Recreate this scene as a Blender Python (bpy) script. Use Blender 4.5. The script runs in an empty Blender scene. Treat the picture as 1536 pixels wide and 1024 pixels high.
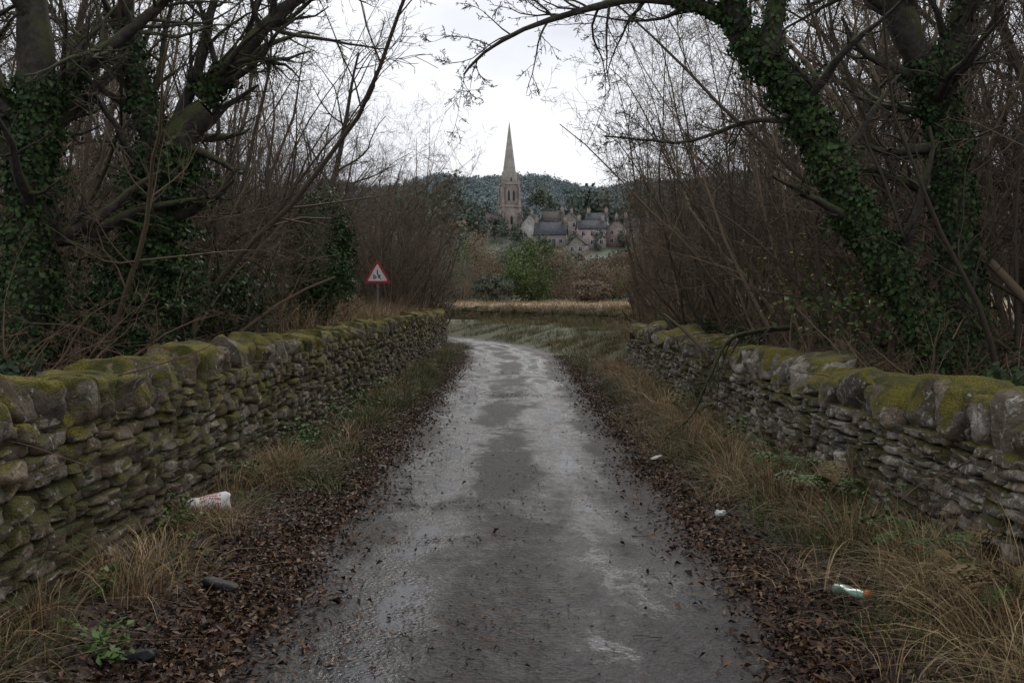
import bpy, math, numpy as np
from mathutils import Vector, Matrix
rng=np.random.default_rng(7)
SC=bpy.context.scene
# ------------------------------------------------------------------ helpers
def norm(v):
    return v/np.maximum(np.linalg.norm(v,axis=-1,keepdims=True),1e-9)
def sstep(a,b,x):
    t=np.clip((x-a)/(b-a),0,1); return t*t*(3-2*t)
def make_mesh(name,V,F,mat=None,col=None,smooth=False):
    V=np.asarray(V,dtype=np.float32).reshape(-1,3)
    F=np.asarray(F,dtype=np.int32); n,k=F.shape
    me=bpy.data.meshes.new(name)
    me.vertices.add(len(V)); me.vertices.foreach_set("co",V.ravel())
    me.loops.add(n*k); me.loops.foreach_set("vertex_index",F.ravel())
    me.polygons.add(n); me.polygons.foreach_set("loop_start",np.arange(0,n*k,k,dtype=np.int32))
    if smooth: me.polygons.foreach_set("use_smooth",np.ones(n,dtype=bool))
    me.update(calc_edges=True)
    if col is not None:
        c=np.ones((len(V),4),dtype=np.float32); c[:,:3]=col
        a=me.color_attributes.new("Col",'FLOAT_COLOR','POINT'); a.data.foreach_set("color",c.ravel())
    if mat: me.materials.append(mat)
    return me
def make_obj(name,V,F,mat=None,col=None,smooth=False,parent=None):
    me=make_mesh(name,V,F,mat,col,smooth)
    ob=bpy.data.objects.new(name,me); SC.collection.objects.link(ob)
    if parent: ob.parent=parent
    return ob
def empty(name,loc=(0,0,0)):
    e=bpy.data.objects.new(name,None); SC.collection.objects.link(e); e.location=loc; e.empty_display_size=.2
    return e
def cat(parts):
    Vs=[];Fs=[];Cs=[];o=0
    for p in parts:
        Vs.append(p[0]);Fs.append(p[1]+o);o+=len(p[0])
        if len(p)>2: Cs.append(p[2])
    return np.concatenate(Vs),np.concatenate(Fs),(np.concatenate(Cs) if Cs else None)
def tubes(P,R,S):
    N,K,_=P.shape
    T=np.empty_like(P); T[:,1:-1]=P[:,2:]-P[:,:-2]; T[:,0]=P[:,1]-P[:,0]; T[:,-1]=P[:,-1]-P[:,-2]
    T=norm(T)
    mean=norm(P[:,-1]-P[:,0]+1e-6)
    ref=np.where(np.abs(mean[:,2:3])>.7,np.array([[1.,0,0]]),np.array([[0,0,1.]]))[:,None,:]
    A=norm(np.cross(T,ref)); B=np.cross(T,A)
    th=np.arange(S)/S*2*math.pi
    V=P[:,:,None,:]+R[:,:,None,None]*(A[:,:,None,:]*np.cos(th)[None,None,:,None]+B[:,:,None,:]*np.sin(th)[None,None,:,None])
    idx=np.arange(N*K*S).reshape(N,K,S)
    a=idx[:,:-1,:];b=idx[:,1:,:]
    F=np.stack([a,np.roll(a,-1,2),np.roll(b,-1,2),b],-1).reshape(-1,4)
    return V.reshape(-1,3),F
def grow(P0,D0,L,R0,K,wob,trop,taper=.8):
    N=len(P0);P=np.zeros((N,K+1,3));P[:,0]=P0;d=norm(D0);trop=np.asarray(trop,float)
    for k in range(K):
        d=norm(d+rng.normal(0,wob,(N,3))+trop/K)
        P[:,k+1]=P[:,k]+d*(L/K)[:,None]
    t=np.linspace(0,1,K+1)
    R=np.maximum(R0[:,None]*(1-taper*t)[None,:],.0022)
    return P,R
def sub(P,R,n,tmin,ang,lo,hi,rr,absL=None):
    N,K1,_=P.shape
    idx=np.repeat(np.arange(N),n); tt=rng.uniform(tmin,1,N*n); t=tt*(K1-1)
    i=np.minimum(t.astype(int),K1-2); f=(t-i)[:,None]
    A=P[idx,i];B=P[idx,i+1];pos=A*(1-f)+B*f;tan=norm(B-A)
    r=R[idx,i]*(1-f[:,0])+R[idx,i+1]*f[:,0]
    pr=norm(np.cross(tan,rng.normal(0,1,tan.shape)))
    a=np.radians(rng.normal(ang,ang*.25,N*n))[:,None]
    D=tan*np.cos(a)+pr*np.sin(a)
    if absL is None:
        Lp=np.linalg.norm(np.diff(P,axis=1),axis=2).sum(1)[idx]
        L=Lp*rng.uniform(lo,hi,N*n)*(1-.5*tt)
    else: L=rng.uniform(lo,hi,N*n)*(1.15-.5*tt)
    return pos,D,L,np.maximum(r*rr,.003)
def tree_from(P,R,levels,S0):
    parts=[tubes(P,R,S0)];al=[(P,R)]
    for (n,tmin,ang,lo,hi,rr,K,wob,trop,S,ab) in levels:
        pos,D,L,r=sub(P,R,n,tmin,ang,lo,hi,rr,ab)
        P,R=grow(pos,D,L,r,K,wob,trop)
        parts.append(tubes(P,R,S)); al.append((P,R))
    return parts,al
def spline(pts,n):
    p=np.array(pts,float); q=np.vstack([2*p[0]-p[1],p,2*p[-1]-p[-2]])
    out=[];m=len(p)-1
    for s in np.linspace(0,m-1e-6,n):
        i=int(s);t=s-i;a,b,c,d=q[i],q[i+1],q[i+2],q[i+3]
        out.append(.5*((2*b)+(-a+c)*t+(2*a-5*b+4*c-d)*t*t+(-a+3*b-3*c+d)*t**3))
    return np.array(out)
def leaves(pos,nrm,size,aspect=.55,fold=.25):
    N=len(pos);n=norm(nrm)
    a=norm(np.cross(n,rng.normal(0,1,n.shape)));b=np.cross(n,a)
    s=np.asarray(size).reshape(-1,1)*np.ones((N,1))
    base=pos-a*s*.5;tip=pos+a*s*.5+n*s*rng.normal(0,.18,(N,1))
    l=pos+b*s*aspect*.5+n*s*fold*rng.uniform(0,1,(N,1))-a*s*.05
    r=pos-b*s*aspect*.5+n*s*fold*rng.uniform(0,1,(N,1))-a*s*.05
    V=np.stack([base,l,tip,r],1).reshape(-1,3)
    o=np.arange(N)[:,None]*4
    F=np.concatenate([o+np.array([[0,2,1]]),o+np.array([[0,3,2]])])
    return V,F
def pick(pal,N,var=.2,rep=1):
    pal=np.array(pal);c=pal[rng.integers(0,len(pal),N)]*rng.uniform(1-var,1+var,(N,1))
    return np.repeat(c,rep,axis=0)
def blades(base,lean,h,w,seg=4):
    N=len(base);t=np.linspace(0,1,seg+1)
    hor=np.concatenate([lean,np.zeros((N,1))],1)
    drop=np.linalg.norm(lean,axis=1)
    P=base[:,None,:]+hor[:,None,:]*(t**1.8)[None,:,None]*h[:,None,None]
    P[:,:,2]+=h[:,None]*(t[None,:]-.55*np.minimum(drop,1.3)[:,None]*t[None,:]**2.6)
    ang=rng.uniform(0,math.pi,N);side=np.stack([np.cos(ang),np.sin(ang),np.zeros(N)],1)
    ww=w[:,None]*(1-t[None,:]**1.5*.9)
    A=P+side[:,None,:]*ww[:,:,None]*.5;B=P-side[:,None,:]*ww[:,:,None]*.5
    V=np.stack([A,B],2).reshape(-1,3)
    idx=np.arange(N*(seg+1)*2).reshape(N,seg+1,2)
    F=np.stack([idx[:,:-1,0],idx[:,:-1,1],idx[:,1:,1],idx[:,1:,0]],-1).reshape(-1,4)
    return V,F,(seg+1)*2
def cube_grid(n):
    g=np.linspace(-1,1,n+1);U,W=np.meshgrid(g,g,indexing='ij');V=[];F=[];o=0
    for ax in range(3):
        for s in (-1,1):
            p=np.zeros((n+1,n+1,3));p[...,ax]=s;p[...,(ax+1)%3]=U if s>0 else W;p[...,(ax+2)%3]=W if s>0 else U
            V.append(p.reshape(-1,3));i=np.arange((n+1)**2).reshape(n+1,n+1)+o
            F.append(np.stack([i[:-1,:-1],i[1:,:-1],i[1:,1:],i[:-1,1:]],-1).reshape(-1,4));o+=(n+1)**2
    V=np.concatenate(V);F=np.concatenate(F)
    u,inv=np.unique(np.round(V,5),axis=0,return_inverse=True)
    return u,inv.ravel()[F]
def stones(C,S,yaw,n=5,e=5.,amp=.07,tilt=.06,pal=None,cuts=7,depth=(.72,1.0)):
    B,F=cube_grid(n);N=len(C);m=len(B)
    B=B/(np.abs(B)**e).sum(1,keepdims=True)**(1/e)
    P=np.repeat(B[None],N,0)
    P+= (P[:,:,[1,2,0]]*rng.normal(0,.12,(N,1,3)))
    for k in range(cuts):   # chiselled facets
        nn=norm(rng.normal(0,1,(N,3))*np.array([1,1,1.]))[:,:,None]
        dd=(P@nn)[:,:,0];mxd=dd.max(1,keepdims=True)*rng.uniform(*depth,(N,1))
        P=P-nn[:,None,:,0]*np.maximum(dd-mxd,0)[:,:,None]
    s=np.ones((N,m))
    for k in range(6):
        w=rng.normal(0,1.2+k*1.5,(N,3,1));s+=amp/(1+.4*k)*np.sin((P@w)[:,:,0]+rng.uniform(0,6.28,(N,1)))
    P=P*s[:,:,None]*S[:,None,:]*.5
    a=rng.normal(0,tilt,N);c,si=np.cos(a)[:,None],np.sin(a)[:,None]
    x=P[:,:,0]*c-P[:,:,2]*si;z=P[:,:,0]*si+P[:,:,2]*c;P[:,:,0]=x;P[:,:,2]=z
    a=rng.normal(0,tilt,N);c,si=np.cos(a)[:,None],np.sin(a)[:,None]
    y=P[:,:,1]*c-P[:,:,2]*si;z=P[:,:,1]*si+P[:,:,2]*c;P[:,:,1]=y;P[:,:,2]=z
    a=yaw;c,si=np.cos(a)[:,None],np.sin(a)[:,None]
    x=P[:,:,0]*c-P[:,:,1]*si;y=P[:,:,0]*si+P[:,:,1]*c;P[:,:,0]=x;P[:,:,1]=y
    P+=C[:,None,:]
    FF=(F[None]+(np.arange(N)*m)[:,None,None]).reshape(-1,4)
    return P.reshape(-1,3),FF,pick(pal,N,.3,m)
# ------------------------------------------------------------------ materials
class NT:
    def __init__(s,name):
        s.m=bpy.data.materials.new(name);s.m.use_nodes=True;s.t=s.m.node_tree;s.b=s.t.nodes["Principled BSDF"]
    def n(s,ty,**k):
        x=s.t.nodes.new(ty)
        for a,v in k.items(): setattr(x,a,v)
        return x
    def l(s,a,b): s.t.links.new(a,b)
    def pos(s): return s.n("ShaderNodeNewGeometry").outputs["Position"]
    def noise(s,scale,detail=4,rough=.55,vec=None,dist=0):
        x=s.n("ShaderNodeTexNoise");x.inputs["Scale"].default_value=scale;x.inputs["Detail"].default_value=detail
        x.inputs["Roughness"].default_value=rough;x.inputs["Distortion"].default_value=dist
        s.l(vec if vec is not None else s.pos(),x.inputs["Vector"]);return x.outputs["Fac"]
    def ramp(s,f,stops):
        x=s.n("ShaderNodeValToRGB");e=x.color_ramp.elements
        while len(e)<len(stops): e.new(.5)
        for i,(p,c) in enumerate(stops):
            e[i].position=p;e[i].color=(c,c,c,1) if isinstance(c,(int,float)) else (*c,1)
        s.l(f,x.inputs[0]);return x.outputs[0]
    def mix(s,f,a,b,mode='MIX'):
        x=s.n("ShaderNodeMix",data_type='RGBA',blend_type=mode)
        for v,i in ((f,0),(a,6),(b,7)):
            if isinstance(v,(int,float)): x.inputs[i].default_value=v
            elif isinstance(v,tuple): x.inputs[i].default_value=(*v,1)
            else: s.l(v,x.inputs[i])
        return x.outputs[2]
    def math(s,op,a,b=None,c=None,clamp=False):
        x=s.n("ShaderNodeMath",operation=op,use_clamp=clamp)
        for i,v in enumerate((a,b,c)):
            if v is None: continue
            if isinstance(v,(int,float)): x.inputs[i].default_value=v
            else: s.l(v,x.inputs[i])
        return x.outputs[0]
    def attr(s): return s.n("ShaderNodeAttribute",attribute_name="Col").outputs["Color"]
    def base(s,c):
        if isinstance(c,tuple): s.b.inputs["Base Color"].default_value=(*c,1)
        else: s.l(c,s.b.inputs["Base Color"])
    def rough(s,r):
        if isinstance(r,(int,float)): s.b.inputs["Roughness"].default_value=r
        else: s.l(r,s.b.inputs["Roughness"])
    def bump(s,h,st=.5,d=.02,prev=None):
        x=s.n("ShaderNodeBump");x.inputs["Strength"].default_value=st;x.inputs["Distance"].default_value=d
        s.l(h,x.inputs["Height"])
        if prev is not None: s.l(prev,x.inputs["Normal"])
        s.l(x.outputs[0],s.b.inputs["Normal"]);return x.outputs[0]
def mat_leafy(name,rough=.6,spec=.3):
    t=NT(name);t.base(t.attr());t.rough(rough);t.b.inputs["Specular IOR Level"].default_value=spec
    return t.m
M_leaf=mat_leafy("leaf",.6,.25);M_grass=mat_leafy("grass_blades",.7);M_litter=mat_leafy("dead_leaf",.6,.3);M_far=mat_leafy("far_foliage",.9,.1)
M_twig=mat_leafy("twig_bark",.8,.2)
def mat_bark(name,c1,c2,moss=.0,bump=True):
    t=NT(name);n=t.noise(14,4,.6);c=t.mix(t.ramp(n,[(.35,0.),(.65,1.)]),c1,c2)
    if moss>0:
        g=t.n("ShaderNodeNewGeometry");sx=t.n("ShaderNodeSeparateXYZ");t.l(g.outputs["Normal"],sx.inputs[0])
        m=t.math('ADD',t.math('MULTIPLY',sx.outputs[2],.35),t.noise(3,3));m=t.ramp(m,[(.5,0.),(.7,1.)])
        c=t.mix(t.math('MULTIPLY',m,moss),c,(.06,.07,.015))
    t.base(c);t.rough(.85)
    if bump: t.bump(t.noise(40,3,.7),.7,.02)
    return t.m
M_bark=mat_bark("bark",(.018,.014,.011),(.06,.048,.038),.8)
def mat_stone(name,moss_thr,mossc=(.25,.21,.02),lich=.58):
    t=NT(name);c=t.attr()
    n1=t.noise(9,5,.65);c=t.mix(1.,c,t.ramp(n1,[(.3,.35),(.7,1.45)]),'MULTIPLY')
    n2=t.noise(55,3,.75);c=t.mix(1.,c,t.ramp(n2,[(.3,.5),(.7,1.45)]),'MULTIPLY')
    brn=t.ramp(t.noise(3.1,2),[(.38,0.),(.58,.8)]);c=t.mix(brn,c,(.085,.058,.03))
    v=t.noise(15,4,.7,dist=.6);li=t.ramp(v,[(lich,0.),(lich+.06,.8)]);c=t.mix(li,c,(.42,.42,.37))
    g=t.n("ShaderNodeNewGeometry");sx=t.n("ShaderNodeSeparateXYZ");t.l(g.outputs["Normal"],sx.inputs[0])
    sp=t.n("ShaderNodeSeparateXYZ");t.l(g.outputs["Position"],sp.inputs[0])
    m=t.math('ADD',t.math('MULTIPLY',sx.outputs[2],.22),t.noise(2.1,5,.62))
    m=t.math('ADD',m,t.math('MULTIPLY',sp.outputs[2],.06))
    mk=t.ramp(m,[(moss_thr,0.),(moss_thr+.06,1.)])
    mn=t.noise(90,2,.7);mc=t.mix(t.ramp(mn,[(.35,0.),(.65,1.)]),(mossc[0]*.3,mossc[1]*.32,mossc[2]*.5),mossc)
    mc=t.mix(t.ramp(t.noise(4,3),[(.44,0.),(.6,.8)]),mc,(.04,.045,.012))
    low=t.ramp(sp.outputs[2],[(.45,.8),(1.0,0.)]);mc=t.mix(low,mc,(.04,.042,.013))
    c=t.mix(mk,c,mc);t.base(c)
    t.rough(t.mix(mk,t.ramp(n1,[(.3,.55),(.7,.85)]),(.95,.95,.95)))
    b=t.bump(n1,1.,.04);h=t.math('ADD',t.math('MULTIPLY',n2,.6),t.math('MULTIPLY',t.math('MULTIPLY',mk,mn),2.));t.bump(h,.9,.015,b)
    return t.m
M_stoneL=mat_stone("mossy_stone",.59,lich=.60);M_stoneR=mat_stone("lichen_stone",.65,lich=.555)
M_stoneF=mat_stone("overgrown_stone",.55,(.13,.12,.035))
# ------------------------------------------------------------------ terrain
def cx(y):
    d=np.maximum(y-27,0);return np.where(d<40,-0.0115*d*d,-18.4-.92*(d-40))
LY=[-5,36,42,50,60,70,110];LX=[-2.75,-2.65,-3.9,-8.2,-15.5,-25,-63]
RY=[-5,10,23,23.6,27,38,46,56,66,80,110];RX=[3.1,2.85,2.95,3.6,4.3,4.7,3.1,-1.2,-8.5,-22,-58]
xl=lambda y:np.interp(y,LY,LX)
xr=lambda y:np.interp(y,RY,RX)
def wav(x,y,s=1.):
    return (np.sin(x*1.3*s+y*.7*s+1)+np.sin(x*.6*s-y*1.7*s+2.3)+np.sin(x*2.9*s+y*2.3*s)*.5+np.sin(x*5.1*s-y*4.3*s+.7)*.3)/2.8
def height(x,y):
    x=np.asarray(x,float);y=np.asarray(y,float)
    u=x-cx(y)
    cor=.0+ .08*sstep(1.5,2.2,np.abs(u))*(1+.5*wav(x,y,2))-.02*(np.abs(u)<1.45)
    cor=cor+np.where((y>24)&(u>1.5),.5*sstep(1.6,4.2,u)*sstep(24,27,y),0)
    dl=xl(y)-x;dr=x-xr(y)
    fieldz=1.0+.55*sstep(45,95,y)
    left=.98+.22*sstep(.5,4,dl)+.10*wav(x,y,.8)*sstep(.3,1,dl)+.015*np.maximum(dl-4,0)
    right=np.where(y<40,.86,1.)+.12*sstep(.5,4,dr)+.09*wav(x,y,.8)*sstep(.3,1,dr)*(y<45)
    right=np.where(y>24,np.maximum(fieldz+.03*wav(x,y,.3),0),right)
    h=cor*(1-sstep(-.1,.12,dl))*(1-sstep(-.1,.12,dr))+left*sstep(-.1,.12,dl)*(1-sstep(60,90,y))+right*sstep(-.1,.12,dr)
    h=np.where((dl>0.1)&(y>60),left*(1-sstep(60,90,y))+fieldz*sstep(60,90,y),h)
    v=np.clip((y-120)/180,0,1);hv=21*v*v
    hv=hv-8*sstep(330,480,y)
    ridge=(82+5*np.sin(x*.03+2.2)+3*np.sin(x*.07))*sstep(470,900,y)
    return h+hv+ridge
xs=np.concatenate([-np.geomspace(3000,6.3,46),np.arange(-6,6.01,.1),np.geomspace(6.3,3000,46)])
ys=np.concatenate([np.arange(-12,70,.3),np.geomspace(70,1000,90),np.geomspace(1040,6000,14)])
X,Y=np.meshgrid(xs,ys,indexing='ij');Z=height(X,Y)
i=np.arange(X.size).reshape(X.shape)
F=np.stack([i[:-1,:-1],i[1:,:-1],i[1:,1:],i[:-1,1:]],-1).reshape(-1,4)
dl=xl(Y)-X;dr=X-xr(Y)
wood=np.clip(sstep(0,.4,dl)*(Y<75)+sstep(0,.4,dr)*(Y<24)+ (dr>9)*(Y<48),0,1)
fld=sstep(0,.4,dr)*(Y>=24)*(1-wood)
fld=np.maximum(fld,(Y>75)*1.)
green=((Y>24)&(dr<0)&(X-cx(Y)>1.6))*1.
C=np.zeros(X.shape+(3,));
soil=np.array([.042,.026,.017]);wd=np.array([.05,.032,.021]);fc=np.array([.29,.21,.115]);gc=np.array([.06,.07,.025]);vg=np.array([.055,.065,.04])
C+=soil;C=C*(1-wood[...,None])+wd*wood[...,None];C=C*(1-fld[...,None])+fc*fld[...,None]
vil=sstep(110,140,Y)[...,None];C=C*(1-vil)+vg*vil;C=np.where(green[...,None]>0,gc,C)
far_haze=sstep(400,800,Y)[...,None];C=C*(1-far_haze)+np.array([.15,.18,.18])*far_haze  # distance haze painted into the ridge ground as a pale blue-green colour
t=NT("ground_soil");c=t.attr();c=t.mix(1.,c,t.ramp(t.noise(3,5,.7),[(.3,.45),(.7,1.6)]),'MULTIPLY');nn_=t.noise(35,3,.7);c=t.mix(1.,c,t.ramp(nn_,[(.3,.4),(.7,1.6)]),'MULTIPLY')
t.base(c);t.rough(.8);t.bump(nn_,.8,.04);M_ground=t.m
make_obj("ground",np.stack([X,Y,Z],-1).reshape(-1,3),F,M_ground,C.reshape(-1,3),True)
# road
us=np.linspace(-1,1,41);yy=np.concatenate([np.arange(-8,30,.15),np.arange(30,75,.4)])
U,Y2=np.meshgrid(us,yy,indexing='ij')
wl=1.72+.03*np.sin(Y2*1.1)+.03*np.sin(Y2*3.7+1)
uu=U*wl;X2=uu+cx(Y2)-.05;Z2=.026-.011*uu*uu+.006*wav(X2,Y2,1.2)
Z2=Z2-.05*sstep(.95,1,np.abs(U))
i=np.arange(X2.size).reshape(X2.shape);F=np.stack([i[:-1,:-1],i[1:,:-1],i[1:,1:],i[:-1,1:]],-1).reshape(-1,4)
t=NT("wet_asphalt");a=t.attr();sp=t.n("ShaderNodeSeparateXYZ");t.l(a,sp.inputs[0]);u=sp.outputs[0]
mp=t.n("ShaderNodeMapping");mp.inputs["Scale"].default_value=(1.,.42,1.);t.l(t.pos(),mp.inputs[0])
big=t.noise(1.35,7,.66,mp.outputs[0],.5);agg=t.n("ShaderNodeTexVoronoi");agg.inputs["Scale"].default_value=40;t.l(t.pos(),agg.inputs["Vector"])
fine=t.noise(75,3,.8);med=t.noise(6,6,.75)
au=t.math('ABSOLUTE',u)
tr=t.math('SUBTRACT',1.,t.math('DIVIDE',t.math('ABSOLUTE',t.math('SUBTRACT',au,.62)),.48),clamp=True)
wet=t.math('ADD',t.math('MULTIPLY',tr,.24),t.math('MULTIPLY',big,1.0))
wet=t.math('ADD',wet,t.math('MULTIPLY',t.math('SUBTRACT',med,.5),.5))
wetm=t.ramp(wet,[(.51,0.),(.72,1.)]);pud=t.ramp(wet,[(.73,0.),(.78,1.)])
c=t.mix(t.ramp(agg.outputs["Color"],[(.1,0.),(.9,1.)]),(.008,.008,.0085),(.060,.057,.056))
c=t.mix(t.ramp(fine,[(.49,0.),(.62,.8)]),c,(.13,.12,.11))
edge=t.math('ADD',au,t.math('MULTIPLY',t.math('SUBTRACT',med,.5),1.1));em=t.ramp(t.math('SUBTRACT',edge,.5),[(.6,0.),(.95,1.)])
c=t.mix(t.math('MULTIPLY',t.ramp(med,[(.44,0.),(.60,.75)]),t.math('SUBTRACT',1.,wetm)),c,(.045,.028,.019))
c=t.mix(em,c,(.032,.020,.014))
c=t.mix(t.math('MULTIPLY',wetm,.45),c,(.010,.011,.013));t.base(c)
r=t.math('ADD',t.mix(em,t.ramp(wetm,[(0.,.70),(1.,.16)]),(.62,.62,.62)),t.math('MULTIPLY',t.math('SUBTRACT',fine,.5),.4))
r=t.math('SUBTRACT',r,t.math('MULTIPLY',pud,.10),clamp=True);t.rough(r)
t.b.inputs["Specular IOR Level"].default_value=.5
b=t.n("ShaderNodeBump");b.inputs["Distance"].default_value=.02;t.l(t.math('SUBTRACT',.35,t.math('MULTIPLY',pud,.33)),b.inputs["Strength"]);t.l(med,b.inputs["Height"])
st=t.n("ShaderNodeBump");st.inputs["Distance"].default_value=.020
t.l(t.math('SUBTRACT',t.ramp(wetm,[(0.,1.),(1.,.38)]),t.math('MULTIPLY',pud,.3)),st.inputs["Strength"]);t.l(t.math('ADD',agg.outputs["Distance"],fine),st.inputs["Height"]);t.l(b.outputs[0],st.inputs["Normal"]);t.l(st.outputs[0],t.b.inputs["Normal"])
make_obj("road",np.stack([X2,Y2,Z2],-1).reshape(-1,3),F,t.m,np.stack([uu,Y2/100,0*uu],-1).reshape(-1,3),True)
# ------------------------------------------------------------------ dry stone walls
palL=[(.18,.15,.11),(.13,.108,.082),(.25,.215,.165),(.09,.075,.06),(.17,.13,.08)]
palR=[(.27,.235,.19),(.185,.16,.13),(.36,.32,.27),(.12,.103,.086),(.23,.18,.13)]
def wall(name,fx,y0,y1,side,H,thick,mat,pal,capL,capH,n=6,z0=0.,cl=(.09,.27),ch=(.045,.10)):
    C=[];S=[];W=[];z=0.
    dx=lambda y:(fx(y+.1)-fx(y-.1))/.2
    while z<H-.02:
        h=rng.uniform(*ch);y=y0+rng.uniform(-.1,.1)
        batter=.10*(1-z/H)
        ph=rng.uniform(0,6)
        while y<y1:
            l=rng.uniform(*cl)*(.7+h*4);yc=y+l/2;jit=rng.normal(0,.02)
            if rng.random()<.25 and h>.075:
                for q in (-.25,.25):
                    C.append((fx(yc)+side*(thick/2-.11+batter+rng.normal(0,.02)),yc+rng.normal(0,.01),z0+z+h*(.5+q)+.014*math.sin(yc*1.7+ph)));S.append((l*1.04,.26,h*.56));W.append(math.atan2(1,dx(yc)))
            else:
                hh=h*rng.uniform(.95,1.25)
                C.append((fx(yc)+side*(thick/2-.11+batter+jit),yc,z0+z+h/2+.014*math.sin(yc*1.7+ph)));S.append((l*1.03,.26,hh*1.04));W.append(math.atan2(1,dx(yc)))
            y+=l
        z+=h*.97
    C=np.array(C);S=np.array(S);W=np.array(W);nr=C[:,1]<11
    Vs=[stones(C[nr],S[nr],W[nr],n,9.,.035,.05,pal,6,(.8,1.)),stones(C[~nr],S[~nr],W[~nr],max(3,n-2),9.,.03,.05,pal,4,(.8,1.))] if nr.any() else [stones(C,S,W,n,8.,.04,.05,pal,4)]
    C=[];S=[];W=[];y=y0
    while y<y1:
        l=rng.uniform(*capL);hc=rng.uniform(*capH);yc=y+l/2
        C.append((fx(yc)+rng.normal(0,.025),yc,z0+H+hc*.40));S.append((l*1.1,thick*rng.uniform(1.0,1.25),hc*1.12));W.append(math.atan2(1,dx(yc))+rng.normal(0,.10));y+=l
    Vs.append(stones(np.array(C),np.array(S),np.array(W),n+5 if n>4 else n,5.5,.045,.12,pal,9,(.66,1.)))
    yk=np.arange(y0,y1+.01,.5);yk[-1]=y1;P=[]
    for y in yk:
        xc=fx(y);hw=thick/2-.09
        P+= [(xc-hw,y,-.2),(xc+hw,y,-.2),(xc+hw,y,z0+H+.02),(xc-hw,y,z0+H+.02)]
    i=np.arange(len(P)).reshape(-1,4);Fc=np.concatenate([np.stack([i[:-1,k],i[1:,k],i[1:,(k+1)%4],i[:-1,(k+1)%4]],-1) for k in range(4)]+[i[:1],i[-1:,::-1]])
    Vs.append((np.array(P),Fc,np.ones((len(P),3))*.02))
    V,F,Cc=cat(Vs);return make_obj(name,V,F,mat,Cc,True)
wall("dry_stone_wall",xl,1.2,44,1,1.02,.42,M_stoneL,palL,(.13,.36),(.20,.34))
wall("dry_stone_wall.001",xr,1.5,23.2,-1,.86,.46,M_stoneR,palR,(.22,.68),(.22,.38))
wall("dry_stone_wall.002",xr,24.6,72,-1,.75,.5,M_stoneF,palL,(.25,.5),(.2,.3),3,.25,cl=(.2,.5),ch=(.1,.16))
# ------------------------------------------------------------------ leaf litter
pal_lit=[(.085,.04,.021),(.12,.063,.032),(.048,.027,.018),(.15,.095,.05),(.072,.035,.023),(.032,.020,.015),(.026,.018,.014)]
def litter(N,yr,ufun,size=(.02,.065),lift=.02,p=1.8):
    y=yr[0]+(yr[1]-yr[0])*rng.uniform(0,1,N)**p
    x=ufun(y,N);z=height(x,y);u=x-cx(y)+.05
    onroad=np.abs(u)<1.72
    z=np.where(onroad,np.maximum(z,.026-.011*u**2),z)+rng.uniform(.004,lift,N)
    nr=norm(np.stack([rng.normal(0,.5,N),rng.normal(0,.5,N),np.ones(N)],1))
    s=rng.uniform(*size,N)*rng.uniform(.6,1.2,N)
    V,F=leaves(np.stack([x,y,z],1),nr,s,.42,.35);return V,F,pick(pal_lit,N,.45,4)
def sk(N): return np.where(rng.random(N)<.25,-rng.exponential(.13,N),np.abs(rng.normal(0,.38,N)))
def uL(y,N): return cx(y)-1.42+.14*wav(y,y*.4,1.5)-sk(N)
def uR(y,N): return cx(y)+1.40+.14*wav(y*1.1,y*.3,1.4)+sk(N)*.85
def clampx(f):
    def g(y,N):
        x=f(y,N);return np.clip(x,xl(y)+.2+rng.uniform(0,.3,N),xr(y)-.2-rng.uniform(0,.3,N))
    return g
def uC(y,N): return cx(y)+rng.uniform(-1.4,1.4,N)
parts=[litter(60000,(2.2,32),clampx(uL),(.015,.065),.035),litter(38000,(2.2,30),clampx(uR),(.015,.065),.035),litter(1200,(2.2,30),uC,(.012,.03),.006)]
for (dx_,dy_,rx,ry,n) in [(-.75,6.9,.45,.06,300),(-.95,4.9,.5,.25,620),(-.35,17.5,.9,.2,500),(.6,17.2,.8,.2,400),(.1,22.5,.7,.3,350),(-1.1,4.1,.6,.35,800),(-.2,5.1,.5,.3,260),(.9,9.5,.4,.7,250),(-1.,10.5,.35,.9,350),(0,7,.2,2.2,500),(-.7,8.1,.4,.08,220)]:
    x=rng.normal(dx_,rx,n);y=rng.normal(dy_,ry,n);z=.03-.011*x*x+rng.uniform(0,.01,n)
    V,F=leaves(np.stack([x,y,z],1),norm(np.stack([rng.normal(0,.3,n),rng.normal(0,.3,n),np.ones(n)],1)),rng.uniform(.008,.04,n),.35,.2)
    parts.append((V,F,pick(pal_lit,n,.3,4)))
V,F,Cc=cat(parts);make_obj("fallen_leaves",V,F,M_litter,Cc)
def wl_(y,N): return xl(y)-.25-rng.exponential(2.,N)
def wr_(y,N): return xr(y)+.25+rng.exponential(2.,N)
parts=[litter(20000,(2.5,38),wl_,(.05,.12),.1),litter(14000,(2.5,23),wr_,(.05,.12),.1)]
V,F,Cc=cat(parts);make_obj("woodland_floor_leaves",V,F,M_litter,Cc)
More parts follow.
